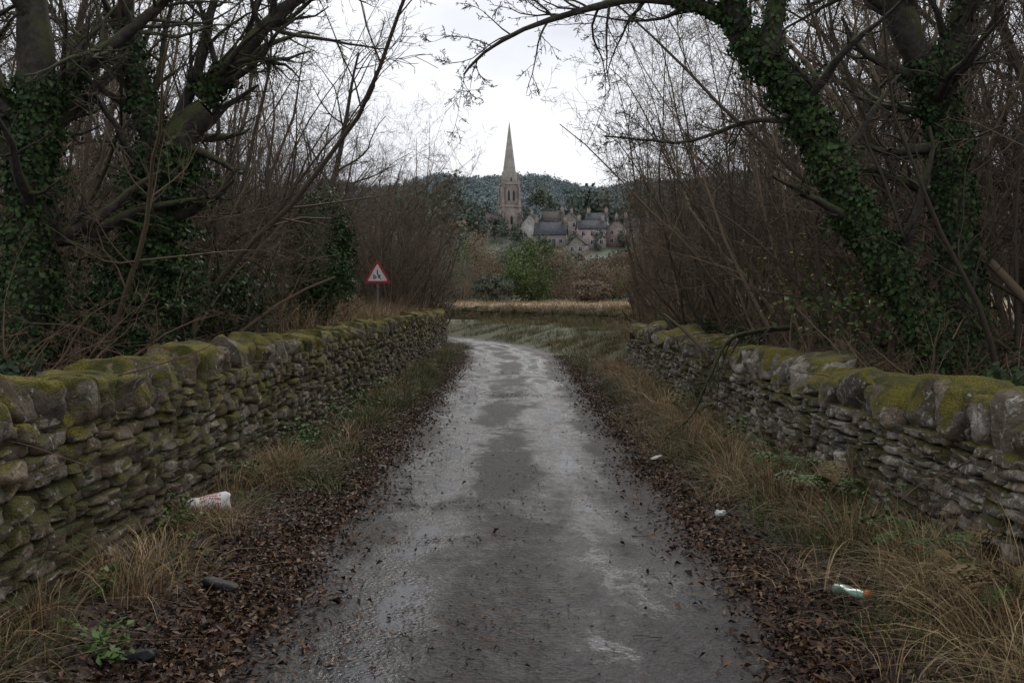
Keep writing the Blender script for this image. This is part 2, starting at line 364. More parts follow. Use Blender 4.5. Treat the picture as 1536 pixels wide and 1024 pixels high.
# ------------------------------------------------------------------ grass
pal_dry=[(.37,.265,.135),(.29,.195,.095),(.19,.125,.07),(.45,.34,.19)]
pal_grn=[(.08,.11,.03),(.06,.09,.025),(.12,.13,.04),(.17,.15,.06)]
def tufts(cen,nb,h,w,pal,lean=.6,spread=.08):
    T=len(cen);N=T*nb;ti=np.repeat(np.arange(T),nb)
    off=rng.normal(0,spread,(N,2));b=np.zeros((N,3));b[:,:2]=cen[ti,:2]+off;b[:,2]=height(b[:,0],b[:,1])-.01
    if cen.shape[1]>2: b[:,2]=cen[ti,2]
    ln=off/spread*lean*.5+rng.normal(0,.25,(N,2))+ (rng.normal(0,.3,(T,2)))[ti]
    hh=rng.uniform(*h,N)*(rng.uniform(.5,1.25,T)[ti]);V,F,m=blades(b,ln,hh,rng.uniform(*w,N))
    pi=rng.integers(0,len(pal),N);c=np.array(pal)[pi]*rng.uniform(.6,1.25,(N,1))*rng.uniform(.6,1.15,T)[ti][:,None];return V,F,np.repeat(c,m,0)
def band(N,y0,y1,fa,fb,p=1.4):
    y=y0+(y1-y0)*rng.uniform(0,1,N)**p;a=fa(y);b=fb(y);return np.stack([a+(b-a)*rng.uniform(0,1,N),y],1)
G=[]
G.append(tufts(band(220,2.8,23,lambda y:xr(y)-.25,lambda y:xr(y)-.9),65,(.28,.62),(.004,.008),pal_dry,1.,.09))
G.append(tufts(band(40,2.8,14,lambda y:xr(y)-.8,lambda y:xr(y)-1.25),40,(.15,.35),(.004,.007),pal_dry,1.2,.10))
G.append(tufts(band(200,2.8,23,lambda y:xr(y)-.25,lambda y:xr(y)-1.15),50,(.12,.38),(.004,.009),pal_grn,.9,.11))
G.append(tufts(band(50,2.8,10,lambda y:xl(y)+.25,lambda y:xl(y)+.75),60,(.2,.48),(.004,.007),pal_dry,1.1,.10))
G.append(tufts(band(50,2.8,10,lambda y:xl(y)+.25,lambda y:xl(y)+.7),40,(.1,.25),(.004,.008),pal_grn,1.1,.10))
G.append(tufts(band(280,8.5,38,lambda y:xl(y)+.25,lambda y:xl(y)+1.15,1.1),50,(.12,.32),(.005,.010),pal_grn,.9,.12))
G.append(tufts(band(70,8.5,38,lambda y:xl(y)+.25,lambda y:xl(y)+.9,1.1),40,(.18,.4),(.005,.008),pal_dry,.9,.12))
G.append(tufts(band(420,23,52,lambda y:cx(y)+1.75,lambda y:xr(y)-.3,1.),45,(.14,.38),(.007,.014),pal_grn+pal_dry[:2],.8,.18))
G.append(tufts(band(260,23,60,lambda y:xr(y)-.6,lambda y:xr(y)-.1,1.),40,(.3,.75),(.008,.014),pal_dry+pal_grn[2:],.8,.15))
V,F,Cc=cat(G);make_obj("verge_grass",V,F,M_grass,Cc)
G=[]
b=band(330,25,66,lambda y:xr(y)-.3,lambda y:xr(y)+.8,1.);b=np.column_stack([b,1.05+.2*rng.uniform(0,1,len(b))])
G.append(tufts(b,40,(.2,.5),(.01,.02),pal_dry+pal_grn[2:],.8,.2))
b=band(2200,44,110,lambda y:xr(y)+.5,lambda y:xr(y)*0+26,1.)
G.append(tufts(b,12,(.2,.45),(.02,.04),[(.34,.25,.13),(.28,.20,.10),(.38,.30,.17)],.7,.35))
V,F,Cc=cat(G);make_obj("field_grass",V,F,M_grass,Cc)
G=[]
b=band(260,15,42,lambda y:xl(y)-.3,lambda y:xl(y)-3.2,1.)
G.append(tufts(b,40,(.4,.95),(.007,.013),[(.38,.26,.13),(.32,.20,.10),(.42,.32,.19),(.2,.13,.07)],.5,.2))
b=band(90,4,22,lambda y:xl(y)-.3,lambda y:xl(y)-1.2,1.)
G.append(tufts(b,30,(.1,.3),(.005,.01),pal_grn+pal_dry[:1],.8,.15))
b=band(90,5,22,lambda y:xr(y)+.3,lambda y:xr(y)+1.6,1.)
G.append(tufts(b,30,(.15,.5),(.005,.01),pal_dry+pal_grn[:1],.8,.15))
V,F,Cc=cat(G);make_obj("bank_grass",V,F,M_grass,Cc)
# ------------------------------------------------------------------ ferns / nettles
def fern(name,pos,nf,L,colr=(.065,.115,.03)):
    parts=[]
    for k in range(nf):
        a=rng.uniform(0,6.28);el=rng.uniform(.5,1.1);d=np.array([[math.cos(a)*math.cos(el),math.sin(a)*math.cos(el),math.sin(el)]])
        l=L*rng.uniform(.6,1.1);P,R=grow(np.array([pos],float),d,np.array([l]),np.array([.004]),12,.03,(0,0,-1.5))
        v,f=tubes(P,R,3);tri=np.concatenate([f[:,:3],f[:,[0,2,3]]]);parts.append((v,tri,np.tile([[.05,.06,.02]],(len(v),1))))
        p=P[0];tn=norm(np.gradient(p,axis=0));sd=norm(np.cross(tn,[0,0,1.]));up=np.cross(sd,tn)
        cc0=np.array(colr)*rng.uniform(.5,1.25) if rng.random()>.25 else np.array([.14,.10,.04])
        for i in range(1,13):
            for sg in (-1,1):
                pl=l*.32*math.sin(math.pi*(.15+.85*(1-i/13.)))*1.0+.01
                ts=np.linspace(.05,1,6);cc=p[i]+np.outer(ts*pl,sd[i]*sg+tn[i]*.35)-np.outer(ts**2*pl*.25,[0,0,1])
                v,f=leaves(cc,np.tile(up[i],(6,1))+rng.normal(0,.15,(6,3)),pl*.34*(1.15-ts*.7),.75,.1)
                parts.append((v,f,pick([cc0],6,.25,4)))
    V,F,Cc=cat(parts);return make_obj(name,V,F,M_leaf,Cc)
for k,(x,y,nf,L) in enumerate([(2.42,5.3,8,.42),(2.4,5.9,6,.36),(2.35,7.3,10,.44),(2.3,8.1,7,.38),(2.4,9.0,6,.36),(2.4,4.7,6,.36),(2.35,12.5,6,.36)]):
    fern("fern" if k==0 else "fern.%03d"%k,(x,y,height(x,y)+.22),nf,L)
def nettle(name,x,y,n,h,col=[(.06,.12,.025),(.085,.155,.035),(.04,.085,.02)],ls=.08,z=None):
    parts=[]
    z=height(x,y) if z is None else z
    P0=np.array([[x,y,float(z)]])+np.column_stack([rng.normal(0,.1,(n,2)),np.zeros(n)])
    P,R=grow(P0,np.array([[0,0,1.]])+rng.normal(0,.3,(n,3)),rng.uniform(.5,1,n)*h,np.full(n,.003),6,.08,(0,0,0))
    v,f=tubes(P,R,3);tri=np.concatenate([f[:,:3],f[:,[0,2,3]]]);parts.append((v,tri,np.tile([[.05,.06,.02]],(len(v),1))))
    c=np.repeat(P[:,1:].reshape(-1,3),4,0);c=c+rng.normal(0,ls*.55,c.shape)*[1,1,.3]
    v,f=leaves(c,np.array([[0,0,1.]])+rng.normal(0,.4,c.shape),rng.uniform(.6,1.1,len(c))*ls,.6,.15);parts.append((v,f,pick(col,len(c),.3,4)))
    V,F,Cc=cat(parts);return make_obj(name,V,F,M_leaf,Cc)
for k,(x,y,n,h) in enumerate([(-2.35,6.9,9,.35),(-2.2,10.2,12,.45),(-2.25,11.2,9,.4),(-2.3,8.6,6,.25),(-2.2,14.5,12,.35),(2.4,11.0,8,.4),(2.45,13.5,10,.5),(-1.95,4.6,6,.15),(-2.3,5.4,5,.2),(-2.3,12.8,10,.4),(-2.2,17,12,.4),(2.3,15.5,10,.45),(2.5,19,10,.5),(2.3,6.6,9,.45),(2.4,10,10,.5),(2.35,8.6,9,.45)]):
    nettle("nettle_plant" if k==0 else "nettle_plant.%03d"%k,x,y,n,h,ls=.055)
# ------------------------------------------------------------------ thicket (one merged mesh per mass)
def clump(nst,L,spread,lean,dens=1.,n2=6,n3=4):
    P0=np.column_stack([rng.normal(0,spread,(nst,2)),np.full(nst,-.15)])
    D=np.column_stack([P0[:,:2]/spread*lean+rng.normal(0,lean*.6,(nst,2)),np.ones(nst)])
    P,R=grow(P0,D,rng.uniform(.5,1.,nst)*L,rng.uniform(.018,.05,nst),12,.10,(0,0,-.1),.85)
    parts,al=tree_from(P,R,[(int(11*dens),.15,48,.2,.45,.5,6,.15,(0,0,.25),3,None),(n2,.15,50,.28,.6,.55,4,.18,(0,0,.1),3,None),(n3,.15,48,.3,.65,.6,2,.25,(0,0,0),3,None)],6)
    V,F,_=cat(parts);return V.astype(np.float32),F.astype(np.int32)
cl=[clump(6,6.5,.35,.28),clump(7,7.5,.45,.3),clump(6,5.,.35,.4),clump(6,8.5,.5,.22,1.1),clump(8,4.,.5,.65,.9),clump(6,7.,.4,.3)]
def bigtree(L,R0):
    P,R=grow(np.array([[0,0,-.3]]),np.array([[.05,0,1.]]),np.array([L]),np.array([R0]),14,.05,(0,0,.1),.8)
    parts,al=tree_from(P,R,[(20,.2,48,.3,.55,.5,9,.12,(0,0,.6),5,None),(9,.2,42,.25,.5,.5,5,.14,(0,0,.3),3,None),(7,.2,42,.3,.55,.5,3,.15,(0,0,.1),3,None)],9)
    V,F,_=cat(parts);return V.astype(np.float32),F.astype(np.int32)
bt=[bigtree(11,.2),bigtree(13,.24)]
def wob(y,z): return np.sin(y*1.3+z*.9)+.7*np.sin(y*3.1-z*2.3+1)+.5*np.sin(z*4.1+y*5.)
def merged(name,items,pal,trim=True):
    parts=[]
    for ((V,F),x,y,z,s,rz,tx,ty) in items:
        M=np.array((Matrix.Rotation(ty,3,'Y')@Matrix.Rotation(rz,3,'Z')),dtype=np.float32)
        c=(np.array(pal[rng.integers(0,len(pal))])*rng.uniform(.75,1.25)).astype(np.float32)
        W=(V@M.T)*np.float32(s)+np.array([x,y,z],dtype=np.float32)
        if trim and y<56:      # growth kept back from the lane
            vx,vy,vz=W[:,0],W[:,1],W[:,2];up=sstep(1.7+.06*vy,1.7+.20*vy,vz);n_=wob(vy,vz)
            if x<0:
                lim=-.052*vy-.25+(.03*vy+.4)*up+.18*n_
                lim=np.minimum(lim,np.where((vy<33.)&(vz<1.7+.085*vy),-.165*vy-.1+.1*n_,lim))
                bad=vx>lim
            else:
                lim=.108*vy+.35-(.06*vy+.4)*up+.18*n_
                bad=vx<lim
            keep=~bad[F].any(1);Fk=F[keep]
            if len(Fk)==0: continue
            used,inv=np.unique(Fk,return_inverse=True);W=W[used];F=inv.reshape(-1,4).astype(np.int32)
        parts.append((W,F,np.tile(c,(len(W),1))))
    V,F,Cc=cat(parts);return make_obj(name,V,F,M_twig,Cc)
pt=[(.135,.10,.068),(.095,.073,.052),(.17,.13,.09),(.075,.06,.043)]
items=[]
def addc(x,y,which,s,tilt=0.): items.append((cl[which],x,y,float(height(x,y))-.05,s,rng.uniform(0,6.28),0,tilt))
y=11.
while y<34:
    x=min(-.205*y-.9,-4.2)-rng.uniform(0,1.);addc(x,y,rng.choice([0,1,3,5]),rng.uniform(.85,1.15),rng.uniform(.04,.18));y+=rng.uniform(.8,1.4)
y=34.5
while y<52:
    x=float(xl(min(y,40)))-rng.uniform(.6,2.2);addc(x,y,rng.choice([0,1,3,5]),rng.uniform(.9,1.2),rng.uniform(.0,.12));y+=rng.uniform(.45,.9)
for _ in range(82):
    y=rng.uniform(8,58);x=min(float(xl(min(y,40)))-2.8,-.205*min(y,34)-1.5)-rng.uniform(0,1)**1.4*14;addc(x,y,rng.choice([0,1,3,3]),rng.uniform(1.,1.5),rng.uniform(-.05,.1))
y=9.5
while y<42:
    x=float(xr(min(y,23)))+rng.uniform(1.,2.2)+max(0,(y-24))*.07;addc(x,y,rng.choice([0,1,2,3]),rng.uniform(.75,1.05) if y<20 else rng.uniform(.9,1.15),-rng.uniform(.0,.15));y+=rng.uniform(.7,1.3)
for _ in range(82):
    y=rng.uniform(8,50);x=float(xr(min(y,23)))+3+rng.uniform(0,1)**1.4*13+max(0,(y-24))*.12;addc(x,y,rng.choice([0,1,3,3]),rng.uniform(1.,1.5),-rng.uniform(-.05,.1))
merged("woodland_thicket",items,pt)
items=[]
for _ in range(40):
    y=rng.uniform(6,40);x=float(xl(y))-rng.uniform(.9,4);
    if y>13 and y<33 and x>-.18*y-.5: x=-.18*y-.5-rng.uniform(.2,1.5)
    items.append((cl[4],x,y,float(height(x,y))-.1,rng.uniform(.25,.42),rng.uniform(0,6.28),0,0))
for _ in range(46):
    y=rng.uniform(6,36);x=float(xr(min(y,23)))+rng.uniform(.8,4)+max(0,y-24)*.1;items.append((cl[4],x,y,float(height(x,y))-.1,rng.uniform(.25,.45),rng.uniform(0,6.28),0,0))
merged("bramble_thicket",items,[(.15,.10,.063),(.11,.075,.05),(.18,.13,.085)],False)
items=[]
for _ in range(15):
    y=rng.uniform(12,50);x=float(xl(min(y,38)))-rng.uniform(5,16);items.append((bt[_%2],x,y,float(height(x,y)),rng.uniform(.7,1.),rng.uniform(0,6.28),0,0))
for _ in range(15):
    y=rng.uniform(12,42);x=float(xr(min(y,23)))+rng.uniform(4,15);items.append((bt[_%2],x,y,float(height(x,y)),rng.uniform(.7,1.),rng.uniform(0,6.28),0,0))
merged("background_woodland",items,[(.055,.044,.034),(.08,.063,.047)])
# ------------------------------------------------------------------ hero trees
pal_ivy=[(.026,.05,.016),(.036,.067,.02),(.018,.037,.013),(.052,.088,.025)]
def ivy_on(P,R,N,t0,t1,thick,size=(.03,.065)):
    K=len(P)-1;t=rng.uniform(t0,t1,N)*K;i=np.minimum(t.astype(int),K-1);f=(t-i)[:,None]
    c=P[i]*(1-f)+P[i+1]*f;tan=norm(P[i+1]-P[i]);pr=norm(np.cross(tan,rng.normal(0,1,(N,3))))
    lump_=1+.5*np.sin(t*2.3)+.4*np.sin(t*5.1+pr[:,0]*2)
    r=R[i]+np.abs(rng.normal(0,1,N))*thick*np.maximum(lump_,.2)
    pos=c+pr*r[:,None];V,F=leaves(pos,pr+rng.normal(0,.5,(N,3)),rng.uniform(*size,N),.8,.2);return V,F,pick(pal_ivy,N,.35,4)
def hero(name,limbs,ivy):
    e=empty(name,(limbs[0][0][0][0],limbs[0][0][0][1],0));parts=[];iv=[]
    for k,(pts,r0,r1,n,absL) in enumerate(limbs):
        P=spline(pts,26);P+=np.cumsum(rng.normal(0,.010,P.shape),0)*np.linspace(0,1,26)[:,None]
        R=(r0+(r1-r0)*np.linspace(0,1,26)**.8)*(1+.08*np.sin(np.arange(26)*1.7))
        if k<len(ivy) and ivy[k]: iv.append(ivy_on(P,R,*ivy[k]))
        lv=[(n,.3 if k==0 else .12,50,absL[0],absL[1],.42,8,.15,(0,0,.15),5,True),(7,.15,45,.25,.5,.5,5,.17,(0,0,.1),4,None),(6,.15,45,.3,.55,.55,4,.18,(0,0,0),3,None),(3,.2,42,.35,.6,.6,2,.18,(0,0,0),3,None)]
        p,_=tree_from(P[None],R[None],lv,10);parts+=p
    V,F,_=cat(parts);V=V-np.array(e.location);make_obj("trunk_and_limbs",V,F,M_bark,None,True,e)
    if iv:
        V,F,Cc=cat(iv);V=V-np.array(e.location);make_obj("ivy",V,F,M_leaf,Cc,False,e)
hero("ivy_covered_tree",[
 ([(3.95,9.2,.6),(3.75,9,1.4),(3.27,9,2.18),(2.85,9,2.97),(2.54,9,3.57),(2.06,9.1,4.15)],.17,.11,8,(.8,1.8)),
 ([(2.06,9.1,4.15),(1.75,9.2,4.36),(1.15,9.3,4.45),(.5,9.5,4.36),(-.05,9.6,4.15),(-.42,9.7,3.85)],.065,.010,28,(.4,1.2)),
 ([(2.06,9.1,4.15),(1.8,8.9,4.7),(1.3,8.7,5.3),(.6,8.5,5.9)],.10,.03,14,(.8,1.8)),
 ([(2.7,9,3.3),(2.2,9.3,3.35),(1.6,9.6,3.2),(.9,9.9,3.25)],.035,.008,16,(.3,.8)),
 ([(2.3,9.,3.9),(2.4,8.9,4.6),(2.7,8.7,5.4),(2.9,8.5,6.3)],.1,.03,12,(.8,1.8))],
 [(12000,.0,.97,.05),(600,0,.3,.02),(700,0,.6,.03),None,(500,0,.6,.03)])
hero("ivy_covered_tree.001",[
 ([(4.5,9.9,.7),(4.45,9.9,1.9),(4.35,9.9,2.9),(4.15,9.8,3.7),(3.75,9.7,4.4),(3.5,9.6,5.2)],.2,.12,14,(.8,2.)),
 ([(4.15,9.8,3.7),(4.35,9.8,4.4),(4.6,9.9,5.4),(4.7,9.9,6.3)],.12,.05,12,(.8,1.8)),
 ([(3.75,9.7,4.4),(3.1,9.6,4.8),(2.3,9.6,5.2),(1.3,9.5,5.4)],.07,.02,14,(.6,1.4))],
 [(7000,.0,.7,.045),(900,0,.8,.03),None])
hero("ivy_covered_tree.002",[
 ([(-3.95,10,.8),(-3.72,10,1.8),(-3.6,10,2.6),(-3.4,10,3.3),(-3.1,10,3.7)],.2,.14,8,(.6,1.6)),
 ([(-3.1,10,3.7),(-2.85,10,3.95),(-2.5,9.9,4.3),(-2.0,9.8,4.7),(-1.3,9.7,5.2)],.12,.04,22,(.6,1.7)),
 ([(-3.5,10,3.1),(-3.75,10,3.9),(-3.85,10,4.7),(-3.7,9.9,5.8)],.14,.05,14,(.7,1.8)),
 ([(-3.4,10,3.3),(-3.1,10.1,4.2),(-2.95,10.2,5.2)],.08,.03,12,(.6,1.5))],
 [(19000,.0,.75,.13),(900,0,.3,.03),(1800,0,.6,.05),None])
hero("ivy_covered_tree.003",[
 ([(-4.5,9,.8),(-4.35,9,1.9),(-4.3,9,2.9),(-4.25,9,3.8),(-4.4,9,5.)],.22,.13,14,(.8,1.8)),
 ([(-4.28,9,3.3),(-3.9,9.,3.75),(-3.4,8.9,4.05),(-2.8,8.8,4.6)],.11,.03,16,(.6,1.5)),
 ([(-4.3,9,2.9),(-4.6,8.9,3.6),(-4.8,8.8,4.6)],.12,.05,12,(.6,1.5))],
 [(8000,.0,.7,.06),(600,0,.4,.03),None])
# ------------------------------------------------------------------ leafy masses
def leaf_cloud(c,rad,n,ls,lumps,pal,sig=.28,var=.4):
    L=rng.normal(0,1,(lumps,3));L=norm(L)*rng.uniform(.35,.95,(lumps,1))**.6
    k=rng.integers(0,lumps,n);p=L[k]+rng.normal(0,sig,(n,3))*.6
    nr=norm(p+rng.normal(0,.6,p.shape));pos=np.array(c)+p*np.array(rad)
    V,F=leaves(pos,nr,rng.uniform(.6,1.3,n)*ls,.75,.2)
    cc=np.array(pal)[rng.integers(0,len(pal),lumps)][k]*rng.uniform(1-var,1+var,(n,1));return V,F,np.repeat(cc,4,0)
def ground_z(x,y): return float(height(x,y))
for nm,c,rad,n,ls,pal in [("holly_bush",(-3.45,18,2.5),(.6,.6,1.3),11000,.06,[(.035,.07,.022),(.05,.09,.03)]),
   ("holly_bush.001",(-4.6,14,1.6),(1.1,1.2,.8),8000,.07,pal_ivy),("holly_bush.002",(-4.9,11,1.7),(1.5,1.2,.9),8000,.06,pal_ivy)]:
    V,F,Cc=cat([leaf_cloud(c,rad,n,ls,40,pal)]);make_obj(nm,V,F,M_leaf,Cc)
parts=[]
for _ in range(60):
    y=rng.uniform(5,30);x=float(xl(y))-rng.uniform(.9,3.5);parts.append(leaf_cloud((x,y,ground_z(x,y)+.1),(.5,.5,.22),420,.06,12,pal_ivy))
for _ in range(60):
    y=rng.uniform(6,24);x=float(xr(y))+rng.uniform(.7,3.5);parts.append(leaf_cloud((x,y,ground_z(x,y)+.15),(.5,.5,.3),420,.06,12,pal_ivy))
V,F,Cc=cat(parts);make_obj("ground_ivy",V,F,M_leaf,Cc)
def sprinkle(name,c,rad,n,pal,ls=.05):
    p=norm(rng.normal(0,1,(n,3)))*rng.uniform(0,1,(n,1))**.5*np.array(rad)+np.array(c)
    V,F=leaves(p,rng.normal(0,1,(n,3))+[0,0,1],rng.uniform(.6,1.2,n)*ls,.7,.2);make_obj(name,V,F,M_leaf,pick(pal,n,.3,4))
yg=[(.18,.20,.04),(.25,.24,.05),(.12,.15,.03),(.2,.13,.04)]
sprinkle("hedge_leaves",(-4.6,17,2.5),(1.4,2,1.),1300,yg)
sprinkle("hedge_leaves.001",(4.2,13,2.1),(1.2,2,.6),700,yg,.06)
sprinkle("hedge_leaves.002",(3.6,10.5,1.6),(1.,1.2,.35),400,[(.05,.09,.02),(.08,.12,.03)],.07)
sprinkle("hedge_leaves.003",(-5.5,36,2.6),(1.5,3,1.5),500,[(.13,.10,.05),(.1,.09,.03)],.06)
def bush(name,x,y,w,h,n,ls,pal):
    z=ground_z(x,y)
    V,F,Cc=cat([leaf_cloud((x,y,z+h*.48),(w*.5,w*.5,h*.52),n,ls,46,pal,.26)]);make_obj(name,V,F,M_far,Cc)
gr=[(.10,.14,.05),(.13,.165,.07),(.075,.105,.045)];br=[(.19,.145,.10),(.225,.175,.125),(.15,.12,.09)];dg=[(.12,.14,.10),(.15,.165,.12)]
bush("green_bush",1.5,88,5.0,5.6,9000,.18,gr)
for k,(x,y,w,h,p) in enumerate([(-2.6,100,5,6.5,br),(7.6,96,4.5,4,br),(4.9,105,5,5.2,br),(10.5,100,5,4.6,br),(-6,96,5,5.2,dg),(-1.6,86,3.6,2.2,dg),(6.5,84,3.6,1.8,br),(13.5,95,5,4.8,br),(-9.5,100,7,7,br),(17,98,7,6,br),(-2,125,8,7,dg),(9,130,9,5.2,dg),(3,150,10,6,br),(14,150,10,6,dg),(-8,150,9,9,dg),(-14,130,9,9,dg),(20,140,9,7,br),(5.5,120,6,4.6,dg),(12,118,6,4.8,gr),(9.5,108,4,4.2,gr),(-4.5,110,5,6.5,gr),(7,170,9,5.5,dg),(17,175,9,5.5,br),(-1,172,8,6,br)]):
    bush("hedgerow_bush" if k==0 else "hedgerow_bush.%03d"%k,x,y,w,h,6000,.17 if y<110 else .26,p)
items=[]
for (x,y,s,w) in [(-3.6,92,.9,1),(-2.2,94,.95,3),(-5,93,1.,1),(-.6,97,.75,0),(5.3,92,.55,1),(7.8,90,.55,3),(9.8,93,.6,1),(12,90,.9,3),(-7.5,90,1.1,3),(14,88,1.,1),(6.5,98,.6,0),(-4.2,90,.9,5)]:
    items.append((cl[w],x,y,ground_z(x,y),s,rng.uniform(0,6),0,0))
merged("hedgerow_thicket",items,[(.20,.16,.115),(.165,.13,.095)],False)
parts=[]
def ftree(x,y,r,h,n,pal,k=.3,var=.25):
    z=ground_z(x,y);parts.append(leaf_cloud((x,y,z+h*.55),(r,r,h*.5),n,r*k,14,pal,.35,var))
bl_haze=[(.20,.245,.25),(.225,.265,.265),(.185,.23,.24),(.225,.255,.24)]  # ridge foliage palette: aerial haze put into the leaf colour as a blue tint
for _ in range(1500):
    y=rng.uniform(520,930);x=rng.uniform(-170,210);ftree(x,y,rng.uniform(5.5,9),rng.uniform(8,12),260,bl_haze,.23,.06)
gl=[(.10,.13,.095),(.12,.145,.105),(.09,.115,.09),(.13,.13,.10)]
for _ in range(150):
    y=rng.uniform(318,400);x=rng.uniform(-110,120)
    if abs(x+1)<8 and y<325: continue
    ftree(x,y,rng.uniform(4,6),rng.uniform(8,12)*(1.25 if x<-9 else .8),240,gl,.24)
for _ in range(130):
    y=rng.uniform(165,258);x=rng.uniform(-90,100);low=-8<x<48
    if low and y>238: y-=50
    ftree(x,y,rng.uniform(2.5,4.5),rng.uniform(3.,5.) if low else rng.uniform(8,13),200,gl+br)
for (x,y,r,h) in [(-15,290,4,12),(-20,300,6,16),(9.5,303,4.5,12),(22,303,5.5,12.5),(28,305,6,12.5),(36,288,6,12),(-24,280,7,14),(8,266,1.8,4),(16.5,263,2,4.5),(23,262,1.8,5),(1.5,274,2.2,5.5),(-4,280,3,7),(-9,276,3.5,9),(-13,272,4,10),(13.5,280,2,6),(25,279,2.2,6.5),(4,292,2,7),(30.5,268,2.4,5)]:
    ftree(x,y,r,h,520,gl,.26)
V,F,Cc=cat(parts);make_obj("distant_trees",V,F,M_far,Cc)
# ------------------------------------------------------------------ village
def simple(name,col,rough=.8,var=.3,sc=1.5,spec=.3):
    t=NT(name);c=t.mix(1.,col,t.ramp(t.noise(sc,5,.65),[(.3,1-var),(.7,1+var)]),'MULTIPLY');t.base(c);t.rough(rough);t.bump(t.noise(sc*6,4),.3,.02);t.b.inputs["Specular IOR Level"].default_value=spec;return t.m
M_roofs=[simple("slate_roof",(.075,.08,.09),.9,spec=.1),simple("tile_roof",(.095,.08,.075),.9,spec=.1),simple("weathered_slate_roof",(.11,.113,.118),.9,spec=.1)]
M_slate=M_roofs[0]
M_dark=simple("window_glass",(.02,.022,.027),.25,.1)
M_ch=simple("church_stone",(.255,.215,.19),.9,.35,.6);M_sp=simple("spire_stone",(.30,.28,.24),.9,.25,.7)
M_w=[simple("render_wall",(.35,.285,.26)),simple("stone_wall_facing",(.25,.22,.19)),simple("brick_facing",(.26,.205,.185)),simple("pale_render",(.40,.375,.35))]
M_frame=simple("white_frame",(.6,.6,.58),.5,.05)
def boxv(x0,x1,y0,y1,z0,z1):
    V=np.array([(x,y,z) for z in (z0,z1) for x,y in ((x0,y0),(x1,y0),(x1,y1),(x0,y1))],float)
    F=np.array([(0,3,2,1),(4,5,6,7),(0,1,5,4),(1,2,6,5),(2,3,7,6),(3,0,4,7)]);return V,F
def house(name,x,y,w,d,h,rh,rot,wm,rm,ch=1):
    z=ground_z(x,y)-.2
    e=empty(name,(x,y,z));e.rotation_euler=(0,0,rot);e.scale=(.86,.86,.86)
    V,F=boxv(-w/2,w/2,-d/2,d/2,-3,h);g=np.array([(-w/2,-d/2,h),(-w/2,d/2,h),(-w/2,0,h+rh),(w/2,-d/2,h),(w/2,d/2,h),(w/2,0,h+rh)])
    T=np.concatenate([F[:,:3],F[:,[0,2,3]],np.array([(0,1,2),(3,5,4)])+8]);make_obj("walls",np.concatenate([V,g]),T,wm,None,False,e)
    o=.3;k=rh/(d/2);zz=.06;pts=[]
    for s in (-1,1):
        a=(0,h+rh+zz);b=(s*(d/2+o),h-o*k+zz)
        Vr=np.array([(-w/2-o,a[0],a[1]),(w/2+o,a[0],a[1]),(w/2+o,b[0],b[1]),(-w/2-o,b[0],b[1]),(-w/2-o,a[0],a[1]+.18),(w/2+o,a[0],a[1]+.18),(w/2+o,b[0],b[1]+.18),(-w/2-o,b[0],b[1]+.18)],float)
        pts.append((Vr,F))
    Vr,Fr,_=cat(pts);make_obj("roof",Vr,Fr,M_roofs[rm],None,False,e)
    P=[]
    for sx in ([-1,1] if ch>1 else [1]):
        P.append(boxv(sx*(w/2-.5)-.5,sx*(w/2-.5)+.5,-.4,.4,h+rh-1,h+rh+1.7))
        for q in (-.22,.22): P.append(boxv(sx*(w/2-.5)+q-.12,sx*(w/2-.5)+q+.12,-.12,.12,h+rh+1.7,h+rh+2.15))
    Vc,Fc,_=cat(P);make_obj("chimney",Vc,Fc,M_w[2],None,False,e)
    P=[];Q=[]
    def win(cx_,cz,face):
        for lst,bx in ((P,[(-.45,.45,-.03,.05,0,1.2)]),(Q,[(-.53,-.45,-.07,.04,-.08,1.28),(.45,.53,-.07,.04,-.08,1.28),(-.45,.45,-.07,.04,-.08,0),(-.45,.45,-.07,.04,1.2,1.28),(-.03,.03,-.07,.04,0,1.2)])):
            for a,b,c_,d_,e_,f_ in bx:
                V,F=boxv(a,b,c_,d_,e_,f_)
                if face==0: V=V+np.array([cx_,-d/2,cz])
                elif face==1: V=np.column_stack([-V[:,1],V[:,0],V[:,2]])+np.array([w/2,cx_,cz])
                elif face==2: V=np.column_stack([V[:,1],-V[:,0],V[:,2]])+np.array([-w/2,cx_,cz])
                lst.append((V,F))
    nw=max(2,int(w/2.6))
    for fl in range(max(1,int(h/2.5))):
        for i in range(nw): win(-w/2+(i+.5)*w/nw,.9+fl*2.6,0)
        for f in (1,2):
            for q in (-d/4,d/4): win(q,.9+fl*2.6,f)
    Vc,Fc,_=cat(P);make_obj("windows",Vc,Fc,M_dark,None,False,e);Vc,Fc,_=cat(Q);make_obj("window_frames",Vc,Fc,M_frame,None,False,e)
    Vc,Fc=boxv(-.5,.5,-d/2-.05,-d/2+.02,-.2,2.)
    make_obj("door",Vc+np.array([w*.12,0,0]),Fc,M_slate,None,False,e)
H=[(5.4,284,7,6,4.6,3.6,1.45,3,0,1),(10.6,272,10,7,3.6,3.8,-.12,1,0,2),(16.8,288,6,7,5.2,3.,1.35,1,2,1),(21.3,270,8.5,6.5,5.6,2.6,.06,0,0,2),
   (28.5,273,5,6,5.4,2.8,1.5,2,1,2),(34.5,277,8,6.5,5.2,2.8,.2,1,2,2),(-6.5,293,8,6,4.4,2.6,.3,1,1,1),(17.,256,6,5,3.,2.2,1.3,1,1,1),(12,290,7,6,5,3.2,.05,0,1,1),(41,280,8,6.5,5,2.5,0,0,0,2),(24.5,287,7,6,5.4,2.8,-.3,3,0,2)]
for k,(x,y,w,d,h,rh,ro,wm,rm,c) in enumerate(H):
    house("stone_house" if k==0 else "stone_house.%03d"%k,x,y,w,d,h,rh,ro,M_w[wm],rm,c)
